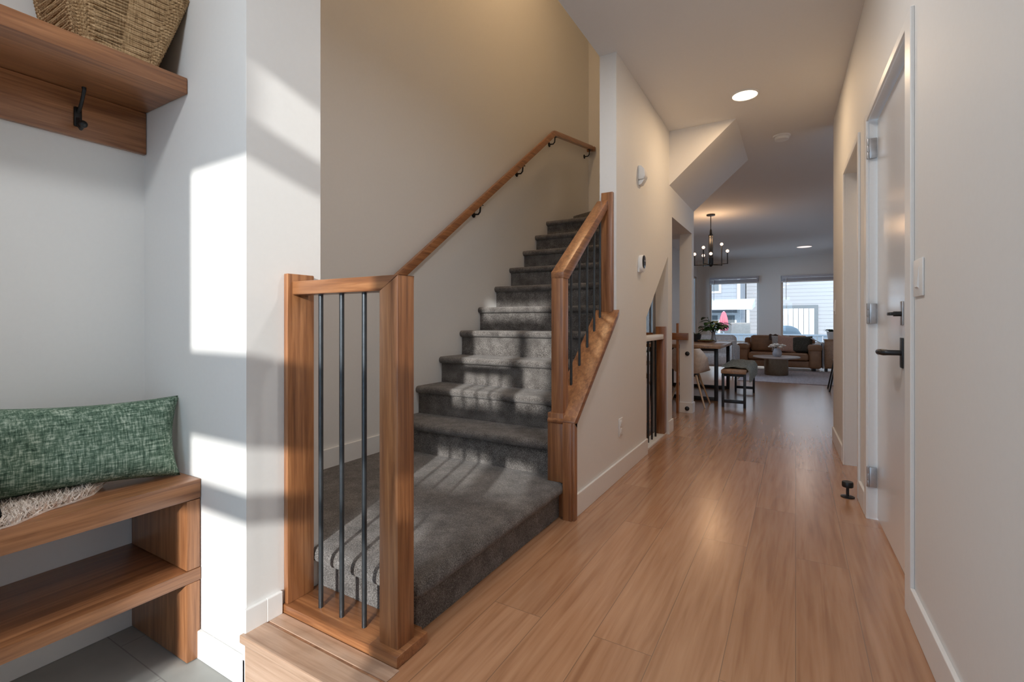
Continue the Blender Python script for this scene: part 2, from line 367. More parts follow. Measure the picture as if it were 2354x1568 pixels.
# ceilings
b = BM(); box(b, LW0, .55, -.92, 5.62, 2.7, 2.78); struct('ceiling', b, M['ceil'])
b = BM(); box(b, -2.4, LW0, -.92, 1.06, 2.7, 2.78); struct('ceiling_entry', b, M['ceil'])
b = BM(); box(b, -2.54, 2.72, 5.89, 14.64, 2.7, 2.78); box(b, LW0, 2.72, 5.62, 5.89, 2.7, 2.78); struct('ceiling_living', b, M['ceil'])
b = BM(); box(b, SX - .12, LW0 + .1, 1.06, 5.9, 5.2, 5.28); struct('ceiling_stair', b, M['ceil'])
b = BM(); prism(b, [(LW1 - .02, 2.20), (-.43, 2.70), (LW1 - .02, 2.70)], 'y', 4.42, 5.62); struct('ceiling_stair_soffit', b, M['ceil'])
# baseboards
def bb(name, bm): return struct(name, bm, M['trim'])
H_ = .115
b = BM(); box(b, LW1, LW1 + .013, 2.27, 3.655, 0, H_, .003); bb('baseboard_hall_left', b)
b = BM(); box(b, LW1, LW1 + .013, 4.37, 4.535, 0, H_, .003); bb('baseboard_opening', b)
b = BM(); box(b, -1.10, LW1 + .013, 5.487, 5.5, 0, H_, .003); box(b, LW1, LW1 + .013, 5.487, 5.62, 0, H_, .003); bb('baseboard_dining', b)
b = BM(); box(b, BX, BX + .013, -.8, .887, -.175, -.08, .003); bb('baseboard_entry_left', b)
b = BM(); box(b, BX, PX + .013, .887, .90, -.175, -.078, .003); box(b, PX, PX + .013, .887, .962, -.175, .004, .002); bb('baseboard_pier', b)
b = BM(); box(b, PX, PX + .013, .962, 1.02, 0, .078, .003); box(b, PX, PX + .0125, .889, .965, 0.0, .078, .003); bb('baseboard_pier_side', b)
b = BM(); box(b, SX, SX + .013, 1.18, 2.33, .165, .285, .003); bb('baseboard_stair', b)
b = BM(); box(b, -.013, 0, -.9, 2.05, 0, H_, .003, RM); box(b, -.013, 0, 3.075, 3.285, 0, H_, .003, RM); box(b, -.013, 0, 4.125, 4.86, 0, H_, .003, RM); bb('baseboard_right', b)
b = BM(); box(b, -2.4, 2.6, 14.487, 14.5, 0, H_, .003); bb('baseboard_living_back', b)
# right doors
def door_case(name, y0, y1, z1, w=.055, wn=.078):
    b = BM(); box(b, -.012, 0, y0 - wn, y0 + .006, 0, z1 + .03, .003, RM); box(b, -.012, 0, y1 - .006, y1 + w, 0, z1 + .03, .003, RM)
    box(b, -.011, 0, y0 - .01, y1 + .01, z1 - .006, z1 + .03, .003, RM)
    return struct(name, b, M['trim'])
door_case('trim_3', 2.13, 3.02, 2.02); door_case('trim_4', 3.335, 4.07, 2.03, .04, .03)
d1 = struct('door_1', box(BM(), .034, .072, 2.142, 3.008, .012, 2.010, .003, RM), M['door'])
for z in (.215, 1.04, 1.872):
    b = BM(); box(b, .002, .033, 3.004, 3.019, z - .05, z + .05, .001, RM)
    for k in range(3): lathe(b, RM @ Vector((-.003, 3.012, z - .05 + k * .034)), [(.006, 0), (.0065, .002), (.0065, .031), (.006, .033)], 12)
    part('hinge', b, M['steel'], d1)
b = BM(); box(b, .028, .034, 2.408, 2.452, .815, .935, .002, RM); part('handle_plate', b, M['black'], d1)
b = BM(); tube(b, [RM @ Vector(p) for p in ((.03, 2.43, .875), (-.012, 2.43, .875), (-.026, 2.437, .875), (-.030, 2.46, .875), (-.029, 2.53, .873), (-.025, 2.555, .868))], [.011, .011, .0125, .0125, .011, .010], 12); part('door_handle', b, M['black'], d1)
b = BM(); box(b, .029, .034, 2.410, 2.450, .985, 1.08, .002, RM); part('deadbolt_plate', b, M['steel'], d1)
b = BM(); tube(b, [RM @ Vector(p) for p in ((.03, 2.43, 1.03), (.004, 2.43, 1.03))], .010, 12); box(b, -.010, .010, 2.42, 2.475, 1.024, 1.037, .003, RM); part('thumb_turn', b, M['black'], d1)
d2 = struct('door_2', box(BM(), .095, .13, 3.336, 4.069, .01, 2.029, .003, RM), M['door'])
# front door behind the camera: steel door with three horizontal lites and a transom above
d3 = BM(); zz = [(-.165, .05), (.815, .905), (1.065, 1.36), (2.005, 2.045)]
for a, c in zz: box(d3, D0 - .068, D1 + .052, -.885, -.845, a, c)
box(d3, D0 - .068, D0, -.885, -.845, -.165, 2.045); box(d3, D1, D1 + .052, -.885, -.845, -.165, 2.045)
d3 = struct('door_3', d3, M['trim'])
b = BM()
for a, c in ((.05, .815), (.905, 1.065), (1.36, 2.005)): box(b, D0, D1, -.868, -.862, a, c)
part('door_glass', b, M['glass'], d3)
b = BM(); box(b, T0, T1, -.868, -.862, 2.115, 2.335); box(b, S0, S1, -.868, -.862, .905, 1.065); box(b, S0, S1, -.868, -.862, 1.36, 2.005); struct('window_3', b, M['glass'])  # transom glass, plus panes of the added side lites
# living room windows: frame, glass, blind
def window(name, u0, u1, z0, z1, mull, axis='y', pos=14.53):
    f = BM(); t = .05
    def bx(bm, a, c, d, e, p0, p1):
        if axis == 'y': box(bm, a, c, p0, p1, d, e, .004)
        else: box(bm, p0, p1, a, c, d, e, .004)
    for (a, c, d, e) in ((u0, u0 + t, z0, z1), (u1 - t, u1, z0, z1), (u0, u1, z0, z0 + t), (u0, u1, z1 - t, z1)): bx(f, a, c, d, e, pos, pos + .06)
    for mu in mull: bx(f, mu - .03, mu + .03, z0, z1, pos, pos + .06)
    o = struct(name, f, M['trim'])
    g = BM(); bx(g, u0 + .03, u1 - .03, z0 + .03, z1 - .03, pos + .025, pos + .031); part('window_glass', g, M['glass'], o, smooth=False)
    return o
window('window_1', W1[0], W1[1], W1[2], W1[3], []); window('window_2', W2[0], W2[1], W2[2], W2[3], [.85])
window('window_4', 12.6, 14.35, .35, 2.25, [], 'x', -2.50); window('window_5', 8.5, 9.75, .35, 2.25, [], 'x', -2.50)
b = BM(); box(b, W1[0] - .03, W1[1] + .03, 14.44, 14.53, W1[2] - .03, W1[2], .004); box(b, W2[0] - .03, W2[1] + .03, 14.44, 14.53, W2[2] - .03, W2[2], .004); struct('trim_5', b, M['trim'])
def blind(u0, u1, ztop, zbot, label):
    t = thing('window_blind', ((u0 + u1) / 2, 14.47, zbot), label, 'blind')
    b = BM(); box(b, u0 + .01, u1 - .01, 14.455, 14.505, ztop - .06, ztop - .002, .006); part('headrail', b, M['blind'], t)
    b = BM(); n = 6
    for k in range(n):
        z = zbot + .03 + (ztop - .07 - zbot - .03) * (k + .5) / n; box(b, u0 + .015, u1 - .015, 14.462, 14.498, z - .012, z + .010, .003)
    part('slat_stack', b, M['blind'], t)
    b = BM(); box(b, u0 + .012, u1 - .012, 14.458, 14.502, zbot, zbot + .028, .005); part('bottom_rail', b, M['trim'], t)
    b = BM(); tube(b, [(u0 + .12, 14.452, ztop - .05), (u0 + .12, 14.452, zbot - .45)], .006, 8); part('tilt_wand', b, M['trim'], t)
blind(W1[0], W1[1], 2.22, 2.03, 'raised white slatted blind above the living room window nearer the dining table')
blind(W2[0], W2[1], 2.20, 2.02, 'raised white slatted blind above the wide living room window behind the sofa')

# ================================================================== STAIRCASE
st = thing('staircase', (-1.65, 2.3, 0), 'dark grey carpeted staircase rising from a low landing behind the balusters', 'staircase')
R_, RUN, Y0 = .1885, .253, 2.28
def step_profile(yn, zt, zb, depth):
    """yn nosing front, zt top, zb foot of riser"""
    p = [(yn + depth, zt), (yn + .03, zt)]
    r = .024
    for k in range(9):
        a = PI / 2 + PI * k / 8; p.append((yn + r + r * math.cos(a), zt - r + r * math.sin(a)))
    p += [(yn + .034, zt - 2 * r - .004), (yn + .032, zb), (yn + depth, zb)]
    return p
for k in range(10):
    zt = .363 + k * R_; yn = Y0 + k * RUN; x0 = SX + .001
    x1 = LW0 - .001
    b = BM(); prism(b, step_profile(yn, zt, zt - R_ - .01, RUN + .05), 'x', x0, x1)
    if k == 9: box(b, x0, x1, yn + RUN, 5.765, zt - .05, zt)
    part('stair_tread', b, M['carpet'], st)
b = BM(); prism(b, [(3.66, 1.05), (4.5, 1.68), (4.86, 1.955), (5.768, 1.965), (5.768, 1.995), (4.83, 1.99), (4.5, 1.72), (3.66, 1.09)], 'x', SX + .001, LW0 - .001); part('underside', b, M['ceil'], st)
# winder above the top straight tread
b = BM()
P0 = [(SX + .001, 5.27), (-1.085, 4.66), (-1.085, 5.765), (SX + .001, 5.765)]
prism(b, P0, 'z', 2.055, 2.248, .012); part('stair_tread', b, M['carpet'], st, 'pie-shaped winder tread at the turn')
# landing with a rounded nosing
b = BM(); lx0, lx1, ly0, ly1 = SX + .001, -1.012, 1.138, 2.315
loops = []
prof = [(.032, 0.0), (.032, .118), (.022, .122), (.008, .128), (.0, .142), (.002, .158), (.012, .172), (.03, .177), (.06, .178)]
for ins, z in prof:
    xa = lx1 - ins; ya = ly0 + ins
    lp = [(PX + .005, ya), (xa, ya)] if True else 0
    loops.append([(lx0, 1.186, z), (PX + .004, 1.186, z), (PX + .004, ya, z), (xa - .02, ya, z), (xa - .006, ya + .006, z), (xa, ya + .02, z), (xa, 2.245, z), (-1.085, 2.245, z), (-1.085, ly1, z), (lx0, ly1, z)])
loft(b, loops); part('landing', b, M['carpet'], st)

# guard at the foot of the stairs
g = thing('stair_guard', (-1.26, 1.08, 0), 'stained oak guard with three dark steel balusters standing at the hall step', 'railing')
b = BM(); box(b, PX + .002, -1.02, 1.0225, 1.172, 0, .03, .004); part('shoe_rail', b, M['wx'], g)
b = BM(); box(b, -1.10, -.985, 1.021, 1.156, .0005, .035, .003); part('base_plate', b, M['wx'], g)
b = BM(); box(b, PX + .001, PX + .024, 1.03, 1.135, .03, 1.165, .003); part('wall_post', b, M['wz'], g)
ry0, ry1, rz0, rz1 = 1.045, 1.115, 1.092, 1.138
b = BM(); prism(b, [(PX + .026, rz0), (-1.079, rz0), (-1.006, rz1), (PX + .026, rz1)], 'y', ry0, ry1, .003); part('top_rail', b, M['wx'], g)
b = BM(); prism(b, [(-1.080, .034), (-1.005, .034), (-1.005, rz1), (-1.0055, rz1), (-1.080, rz0)], 'y', ry0, ry1, .002); part('newel_post', b, M['wz'], g)
for x in (-1.389, -1.285, -1.180):
    b = BM(); lathe(b, (x, 1.078, .0), [(.008, .029), (.008, rz0 + .002)], 14); part('baluster', b, M['rod'], g)

# sloped guard on the half wall
g2 = thing('stair_guard', (-1.05, 2.5, 0), 'sloped oak guard with five dark balusters beside the upper stair treads', 'railing')
sl = (1.003 - .482) / (2.885 - 2.26)
b = BM(); prism(b, [(2.228, .485), (2.262, .457), (2.262, .478), (2.902, .478 + sl * .64), (2.935, .478 + sl * .672), (2.935, .478 + sl * .64 + .062), (2.902, .478 + sl * .64 + .038), (2.252, .516), (2.228, .496)], 'x', -1.103, -.950, .002); part('sloped_cap', b, M['wy'], g2)
b = BM(); box(b, -1.012, -.950, 2.228, 2.262, 0, .488, .002); box(b, -1.084, -1.0, 2.247, 2.262, 0, .47, .001); box(b, -1.012, -.963, 2.217, 2.229, 0, .488, .002); part('end_casing', b, M['wz'], g2)
b = BM(); box(b, -1.088, -1.022, 2.246, 2.312, .178, 1.222, .0015); box(b, -1.106, -1.018, 2.238, 2.316, .178, .53, .003); part('newel_post', b, M['wz'], g2)
def zr(y): return 1.235 + .762 * (y - 2.25)
b = BM(); prism(b, [(2.246, 1.2215), (2.312, 1.2215), (2.918, zr(2.918) - .035), (2.918, zr(2.918) + .022), (2.246, zr(2.246) + .022)], 'x', -1.090, -1.018, .003); part('sloped_rail', b, M['wy'], g2)
b = BM(); box(b, -1.064, -.988, 2.918, 2.944, 1.02, 1.815, .003); part('wall_post', b, M['wz'], g2)
for y in (2.425, 2.542, 2.66, 2.774, 2.875):
    b = BM(); lathe(b, (-1.055, y, 0), [(.0075, .50 + sl * (y - 2.262) - .02), (.0075, zr(y) - .02)], 12); part('baluster', b, M['rod'], g2)
# wall handrail
hr = thing('handrail', (-2.2, 3.6, 1.3), 'brown wooden handrail climbing the stairwell wall on black brackets', 'handrail')
def hz(y): return 1.323 + (2.976 - 1.323) / (4.59 - 2.342) * (y - 2.342)
def hsec(y, z, ang):
    out = []
    for (a, c) in ((-.021, -.026), (.021, -.026), (.021, .012), (.013, .026), (-.013, .026), (-.021, .012)):
        out.append((-2.2 + a, y - c * math.sin(ang), z + c * math.cos(ang)))
    return out
an = math.atan(.735); a2 = math.atan(.165)
b = BM(); loft(b, [hsec(2.2, hz(2.2), an), hsec(4.57, hz(4.57), an), hsec(4.60, hz(4.59) + .01, (an + a2) / 2), hsec(4.65, hz(4.59) + .022, a2), hsec(5.70, 3.172, a2)]); part('rail', b, M['wy'], hr)
b = BM(); box(b, -2.22, -2.16, 5.69, 5.74, 3.135, 3.185, .006); box(b, -2.268, -2.20, 5.70, 5.735, 3.14, 3.18, .006); part('rail_return', b, M['wy'], hr)
for y, z in ((3.227, 1.779), (3.931, 2.32), (4.629, 2.87), (5.62, 3.05)):
    zt = (hz(y) if y < 4.6 else 2.985 + .165 * (y - 4.6)) - .026
    b = BM(); lathe(b, (SX, y, zt - .075), [(.026, .0005), (.026, .006), (.012, .012), (.009, .014)], 14, 'x')
    tube(b, [(SX + .012, y, zt - .075), (SX + .05, y, zt - .078), (-2.203, y, zt - .06), (-2.2, y, zt - .03), (-2.2, y, zt + .004)], .007, 8)
    box(b, -2.212, -2.188, y - .03, y + .03, zt - .006, zt - .001); part('bracket', b, M['black'], hr)

# guard in the triangular opening
g3 = thing('stair_guard', (-1.03, 4.0, 0), 'short guard with dark balusters and pale cap in the slanted hall opening', 'railing')
b = BM(); box(b, -1.08, -.985, 3.655, 4.368, 0, .018, .003); part('shoe_rail', b, M['trim'], g3)
b = BM(); box(b, -1.066, -.99, 3.655, 4.282, .845, .888, .004); part('top_rail', b, M['trim'], g3, 'white cap rail')
b = BM(); box(b, -1.06, -.985, 4.283, 4.365, .018, .955, .003); part('newel_post', b, M['wz'], g3)
for y in (3.80, 3.92, 4.04, 4.16):
    b = BM(); lathe(b, (-1.03, y, 0), [(.008, .017), (.008, .846)], 10); part('baluster', b, M['black'], g3)
g4 = thing('stair_guard', (-1.11, 5.44, 0), 'slim oak post and rail in the square opening before the dining room', 'railing')
b = BM(); box(b, -1.122, -1.098, 5.43, 5.462, 0, .98, .002); part('post', b, M['wz'], g4)
b = BM(); box(b, -1.60, -1.0, 5.42, 5.47, .80, .875, .003); part('top_rail', b, M['wx'], g4)

# ================================================================== ENTRY BENCH, SHELF, BASKET
bn = thing('hall_bench', (-2.0, .3, -.175), 'brown oak bench with a lower shelf built against the entry wall', 'bench')
fx = -1.793
b = BM(); box(b, BX, fx, -.6, .898, .383, .45, .004); part('seat', b, M['bench'], bn)
b = BM(); box(b, BX, fx, -.6, .898, .098, .142, .003); part('shelf', b, M['bench'], bn)
for y0 in (.853, -.58):
    b = BM(); box(b, BX + .012, fx - .001, y0, y0 + .043, -.172, .097, .003); box(b, BX + .012, fx - .001, y0, y0 + .043, .143, .382, .003); part('side_panel', b, M['benchz'], bn)
sh = thing('wall_shelf', (-2.1, .2, 1.82), 'thick oak wall shelf with a back board, above the entry bench', 'shelf')
b = BM(); box(b, BX, -1.884, -.6, .898, 1.817, 1.875, .003); part('shelf_board', b, M['bench'], sh)
b = BM(); box(b, BX, BX + .022, -.6, .898, 1.655, 1.816, .002); part('back_board', b, M['bench'], sh)
hk = thing('coat_hook', (-2.196, .69, 1.73), 'black double coat hook screwed to the shelf back board', 'hook')
xh = BX + .022
b = BM(); box(b, xh, xh + .005, .677, .699, 1.69, 1.76, .004); part('hook_plate', b, M['black'], hk)
b = BM(); tube(b, [(xh + .004, .688, 1.745), (xh + .018, .688, 1.748), (xh + .035, .688, 1.768), (xh + .05, .688, 1.792), (xh + .058, .688, 1.806), (xh + .056, .688, 1.816)], [.006, .006, .0055, .0055, .006, .007], 10); part('upper_prong', b, M['black'], hk)
b = BM(); tube(b, [(xh + .004, .688, 1.72), (xh + .012, .688, 1.695), (xh + .03, .688, 1.678), (xh + .046, .688, 1.684)], [.006, .006, .006, .006], 10); ball(b, (xh + .05, .688, 1.690), .0125); part('lower_prong', b, M['black'], hk)
# basket: braided rows
bk = thing('basket', (-2.03, .71, 1.875), 'woven seagrass basket at the end of the wall shelf', 'basket')
def bloop(t, off, ph, n=220):
    x0, x1 = -2.165 - .02 * t, -1.905 + .03 * t; y0, y1 = .60 - .045 * t, .812 + .085 * t
    z = 1.880 + .245 * t; cx, cy, hx, hy = (x0 + x1) / 2, (y0 + y1) / 2, (x1 - x0) / 2, (y1 - y0) / 2; out = []
    for i in range(n):
        a = 2 * PI * i / n; c, s = math.cos(a), math.sin(a); e = .13
        x = math.copysign(abs(c) ** e, c); y = math.copysign(abs(s) ** e, s)
        w = off * math.sin(i * PI * .5 + ph)
        out.append(Vector((cx + x * (hx + w), cy + y * (hy + w), z + .0015 * math.sin(i * 1.3 + ph * 3) + .012 * t * t * x * y)))
    return out
b = BM(); NR = 26
for k in range(NR): tube(b, bloop(k / (NR - 1), .0016, k * PI), .0058, 6, closed=True)
loft(b, [bloop(t, 0, 0, 60) for t in (0, .5, 1)], cap=False)
box(b, -2.15, -1.92, .615, .80, 1.878, 1.886); part('body', b, M['wicker'], bk)
b = BM(); tube(b, [p + Vector((0, 0, .011)) for p in bloop(1.0, .003, 0)], .0105, 7, closed=True); part('rim', b, M['wicker'], bk)
b = BM(); tube(b, [p + Vector((0, 0, .002)) for p in bloop(0.0, .003, 1)], .0085, 7, closed=True); part('bottom_edge', b, M['wicker'], bk)
# sheepskin
poly = [(-2.19, .66), (-2.07, .70), (-1.985, .688), (-1.915, .64), (-1.885, .585), (-1.868, .52), (-1.815, .44), (-1.80, .36), (-1.802, .05), (-1.86, -.05), (-2.19, -.03)]
def inside(x, y):
    c = False; j = len(poly) - 1
    for i in range(len(poly)):
        xi, yi = poly[i]; xj, yj = poly[j]
        if (yi > y) != (yj > y) and x < (xj - xi) * (y - yi) / (yj - yi) + xi: c = not c
        j = i
    return c
b = BM(); prism(b, poly, 'z', .4505, .455)
k = 0
while k < 13000:
    x, y = random.uniform(-2.19, -1.80), random.uniform(-.04, .70)
    if not inside(x, y): continue
    k += 1; a = random.uniform(0, 2 * PI); L = random.uniform(.020, .042); lean = random.uniform(.3, 1.3)
    d = Vector((math.cos(a) * lean, math.sin(a) * lean, 1)).normalized(); s = Vector((-math.sin(a), math.cos(a), 0)) * .0021
    p = Vector((x, y, .4545)); q = p + d * L * .6; tip = p + d * L + Vector((random.uniform(-.006, .006), random.uniform(-.006, .006), -.003))
    w = d.cross(s) * .8
    v = [b.verts.new(z_) for z_ in (p - s, p + s, p + w, q - s * .9, q + s * .9, q + w * .9, tip)]
    for f in ((0, 1, 4, 3), (1, 2, 5, 4), (2, 0, 3, 5), (3, 4, 6), (4, 5, 6), (5, 3, 6)): b.faces.new([v[i] for i in f])
solo('sheepskin_throw', b, M['fur'], 'cream shaggy sheepskin lying on the bench beneath the green pillow', 'sheepskin', (-1.99, .33, .45))
# pillows
mt = Matrix.Translation((-1.990, .628, .600)) @ Matrix.Rotation(math.radians(77), 4, 'Z') @ Matrix.Rotation(math.radians(-13), 4, 'X') @ Matrix.Rotation(math.radians(2.2), 4, 'Y')
b = BM(); cushion(b, .545, .285, .14, mt, 30, .085, .42); solo('pillow', b, M['green'], 'green tweed lumbar pillow leaning on the entry bench', 'pillow', (-1.985, .628, .47))
mt = Matrix.Translation((-1.872, .215, .572)) @ Matrix.Rotation(math.radians(90), 4, 'Z') @ Matrix.Rotation(math.radians(-9), 4, 'X')
b = BM(); cushion(b, .42, .22, .10, mt, 22); solo('pillow', b, M['blackcloth'], 'black pillow in front of the green tweed pillow, at the end of the bench', 'pillow', (-1.872, .235, .47))

# ================================================================== HALL FITTINGS
def downlight(name, x, y, z, r, mat, label, power, color, grp=None):
    t = thing(name, (x, y, z), label, 'light', grp)
    b = BM(); lathe(b, (x, y, z), [(r * .86, -.001), (r * .88, -.008), (r * .98, -.009), (r, -.005), (r, 0), (r * .86, 0)], 36); part('trim_ring', b, M['plastic'], t)
    b = BM(); lathe(b, (x, y, z), [(r * .87, 0), (r * .87, -.004), (r * .5, -.0045)], 36); part('diffuser', b, mat, t)
    if power: area(name + '_lamp', (x, y, z - .012), (0, 0, -1), r * 1.7, 0, power, color, True)
    return t
downlight('recessed_light', -.328, 3.995, 2.7, .098, M['pot_glow'], 'bright round recessed light in the hallway ceiling', 9, (1, .70, .42))
downlight('recessed_light', -.55, 1.95, 2.7, .098, M['pot_glow'], 'round fill light added over the hall step, out of the frame', 10.5, (1, .97, .95))  # added out-of-view lamp, brightens the stairwell wall and right wall
downlight('recessed_light', .17, 12.79, 2.7, .17, M['pot_glow_dim'], 'dim round recessed light in the living room ceiling', 6, (1, .8, .65))
downlight('ceiling_light', -1.0, -.05, 2.7, .17, M['entry_fill_glow'], 'round fill light added over the tiled entry, out of the frame', 14, (.95, .98, 1))  # added neutral fill for the entry walls, lamp never in view
downlight('ceiling_light', -1.7, 3.3, 5.2, .15, M['pot_glow'], 'round ceiling light high above the staircase', 17, (1, .64, .33))
sm = thing('smoke_alarm', (-.11, 5.047, 2.7), 'white round smoke alarm on the hallway ceiling', 'smoke alarm')
b = BM(); lathe(b, (-.11, 5.047, 2.7), [(.072, 0), (.072, -.012), (.066, -.016)], 30); part('base', b, M['plastic'], sm)
b = BM(); lathe(b, (-.11, 5.047, 2.7), [(.058, -.015), (.060, -.022), (.056, -.038), (.035, -.042), (.0, -.042)], 30); part('cover', b, M['plastic'], sm)
mo = thing('motion_sensor', (LW1, 3.46, 2.03), 'white wedge-shaped motion sensor high on the hall wall', 'sensor')
b = BM(); prism(b, [(0, .075), (.022, .072), (.046, .045), (.052, -.005), (.040, -.028), (0, -.028)], 'y', 3.425, 3.505, .008, Matrix.Translation((LW1, 0, 2.045))); part('housing', b, M['plastic'], mo)
b = BM(); prism(b, [(0, -.03), (.046, -.028), (.022, -.062), (0, -.068)], 'y', 3.435, 3.495, .006, Matrix.Translation((LW1, 0, 2.045))); part('lens', b, M['plastic'], mo)
th = thing('thermostat', (LW1, 3.45, 1.42), 'white wall thermostat with a black oval face on the hall wall', 'thermostat')
def capsule(y, z, w, h, n=10):
    o = []
    for k in range(n + 1): a = PI * k / n; o.append((y + w / 2 * math.cos(a), z + h / 2 - w / 2 + w / 2 * math.sin(a)))
    for k in range(n + 1): a = PI + PI * k / n; o.append((y + w / 2 * math.cos(a), z - h / 2 + w / 2 + w / 2 * math.sin(a)))
    return o
b = BM(); prism(b, capsule(3.475, 1.418, .095, .125), 'x', LW1, LW1 + .030, .003); part('body', b, M['plastic'], th)
b = BM(); prism(b, capsule(3.475, 1.430, .080, .095), 'x', LW1 + .029, LW1 + .034, .002); part('screen', b, M['blackplastic'], th)
b = BM(); box(b, LW1, LW1 + .012, 3.42, 3.50, 1.352, 1.385, .004); part('base_plate', b, M['plastic'], th)
ou = thing('wall_outlet', (LW1, 3.025, .32), 'white double outlet low on the hall wall', 'outlet')
b = BM(); box(b, LW1, LW1 + .006, 2.99, 3.06, .262, .378, .003); part('cover_plate', b, M['plastic'], ou)
for z in (.295, .345):
    b = BM(); box(b, LW1 + .005, LW1 + .009, 3.008, 3.042, z - .017, z + .017, .004); part('socket', b, M['plastic'], ou)
def switch(y, z, label, w=.075):
    t = thing('light_switch', tuple(RM @ Vector((0, y, z))), label, 'light switch')
    b = BM(); box(b, -.006, 0, y - w / 2, y + w / 2, z - .06, z + .06, .003, RM); part('cover_plate', b, M['plastic'], t)
    b = BM(); prism(b, [(-.006, -.034), (-.011, -.030), (-.007, .034), (-.006, .034)], 'y', y - .016, y + .016, 0, RM @ Matrix.Translation((0, 0, z))); part('rocker', b, M['trim'], t)
    return t
switch(1.985, 1.14, 'white light switch on the grey wall beside the nearest door', .115)
switch(4.73, 1.115, 'white light switch at the far end of the hall wall')
ds = thing('door_stop', (.255, 3.33, 0), 'black door stop post standing on the hall floor', 'door stop')
b = BM(); lathe(b, (.255, 3.33, 0), [(.034, 0.0005), (.034, .004), (.026, .007), (.0075, .009), (.0075, .058)], 22); part('post', b, M['black'], ds)
b = BM(); lathe(b, (.255, 3.33, 0), [(.010, .056), (.026, .058), (.028, .064), (.028, .082), (.025, .088), (0, .088)], 22); part('bumper', b, M['black'], ds)
for z, lab in ((.648, 'round black door bumper on the white wall end at table height'), (.05, 'round black door bumper on the white wall end near the floor')):
    t = thing('door_bumper', (-1.019, 5.487, z), lab, 'door bumper')
    b = BM(); y_ = 5.5 if z > .2 else 5.487
    lathe(b, (-1.019, y_, z), [(.024, -.0005), (.024, -.005), (.018, -.008)], 16, 'y'); part('base', b, M['black'], t)
    b = BM(); lathe(b, (-1.019, y_, z), [(.014, -.007), (.015, -.022), (.010, -.027), (0, -.028)], 16, 'y'); part('rubber_tip', b, M['black'], t)

# ================================================================== DINING AREA
dt = thing('dining_table', (-1.25, 7.12, 0), 'long walnut dining table on black steel frame legs', 'table')
b = BM(); box(b, -1.72, -.78, 6.27, 8.0, .668, .712, .005); part('tabletop', b, M['table'], dt)
for y in (6.52, 7.74):
    b = BM()
    for x in (-1.66, -.86): box(b, x - .022, x + .022, y - .022, y + .022, 0, .667, .003)
    box(b, -1.64, -.88, y - .021, y + .021, .0, .045, .003); box(b, -1.64, -.88, y - .021, y + .021, .625, .667, .003); part('leg_frame', b, M['black'], dt)
db = thing('dining_bench', (-.62, 6.82, 0), 'wooden dining bench with black box legs beside the table', 'bench')
b = BM(); box(b, -.75, -.49, 6.06, 7.6, .395, .437, .004); part('seat', b, M['seatwood'], db)
for y in (6.13, 7.53):
    b = BM()
    for x in (-.735, -.505): box(b, x - .014, x + .014, y - .02, y + .02, 0, .394, .002)
    box(b, -.722, -.518, y - .019, y + .019, .05, .085, .002); box(b, -.722, -.518, y - .019, y + .019, .36, .394, .002); part('leg_frame', b, M['black'], db)
gr = []
for i in range(25):
    v = i / 24; row = []
    for j in range(21):
        u = j / 20; s = u * .46                     # across the bench, then over its outer edge
        y = 6.22 + v * 1.15 + .02 * math.sin(u * 6)
        if s < .27: x, z = -.765 + s, .452 + .012 * math.sin(y * 22 + s * 20) ** 2
        else:
            dd = s - .27; x, z = -.495 + min(.035, dd * .6) + .006 * math.sin(y * 30), .452 - max(0, dd - .01) * .9
        row.append((x, y, z + .003 * math.sin(y * 47)))
    gr.append(row)
b = BM(); sheet(b, gr, .010)
solo('throw_blanket', b, M['throw'], 'sage green throw draped over the dining bench', 'blanket', (-.6, 6.8, .44))
# shell chairs
def make_chair(loc, label):
    t = thing('dining_chair', loc, label, 'chair', 'cream shell chairs at the dining table')
    X, Y, Z = loc
    n, m = 14, 22; gr = []
    for i in range(n + 1):
        v = i / n; row = []
        for j in range(m + 1):
            a = -1 + 2 * j / m
            # seat pan to back sweep, local +y is the front of the chair
            if v < .5: w = v / .5; yy = .19 - .34 * w; zz = .385 - .012 * math.sin(PI * w) + .03 * a * a
            else: w = (v - .5) / .5; yy = -.15 - .085 * w - .02 * math.sin(PI * w); zz = .385 + .30 * w ** 1.15 + .03 * a * a * (1 - w)
            hw = .205 + .02 * math.sin(PI * v) - (.06 * max(0, (v - .8) / .2) ** 2)
            xx = hw * a; side = max(0, abs(a) - .55) / .45
            zz += (.15 * math.exp(-((v - .52) / .2) ** 2)) * side ** 2
            yy += .09 * side ** 2 * max(0, (v - .45))
            row.append((X + xx, Y + yy, Z + zz))
        gr.append(row)
    b = BM(); sheet(b, gr, .012); part('shell_seat', b, M['shell'], t)
    for sx in (-1, 1):
        for sy in (-1, 1):
            b = BM(); tube(b, [(X + sx * .085, Y + sy * .085 - .01, Z + .365), (X + sx * .20, Y + sy * .19 - .01, Z + .0)], [.013, .009], 10); part('leg', b, M['beech'], t)
    b = BM()
    for sx in (-1, 1):
        tube(b, [(X + sx * .085, Y + .085 - .01, Z + .345), (X + sx * .14, Y - .14 - .01, Z + .18)], .004, 6)
        tube(b, [(X + sx * .085, Y - .085 - .01, Z + .345), (X + sx * .14, Y + .13 - .01, Z + .18)], .004, 6)
    box(b, X - .09, X + .09, Y - .10, Y + .08, Z + .345, Z + .366, .004); part('wire_brace', b, M['black'], t)
    return t
c0 = make_chair((0, 0, 0), 'cream shell chair with wooden legs at the near end of the dining table')
c0.location = (-1.10, 6.10, 0); 
dup(c0, (-1.97, 6.85, 0), -PI / 2, 'cream shell chair glimpsed through the square opening, on the far side of the table')
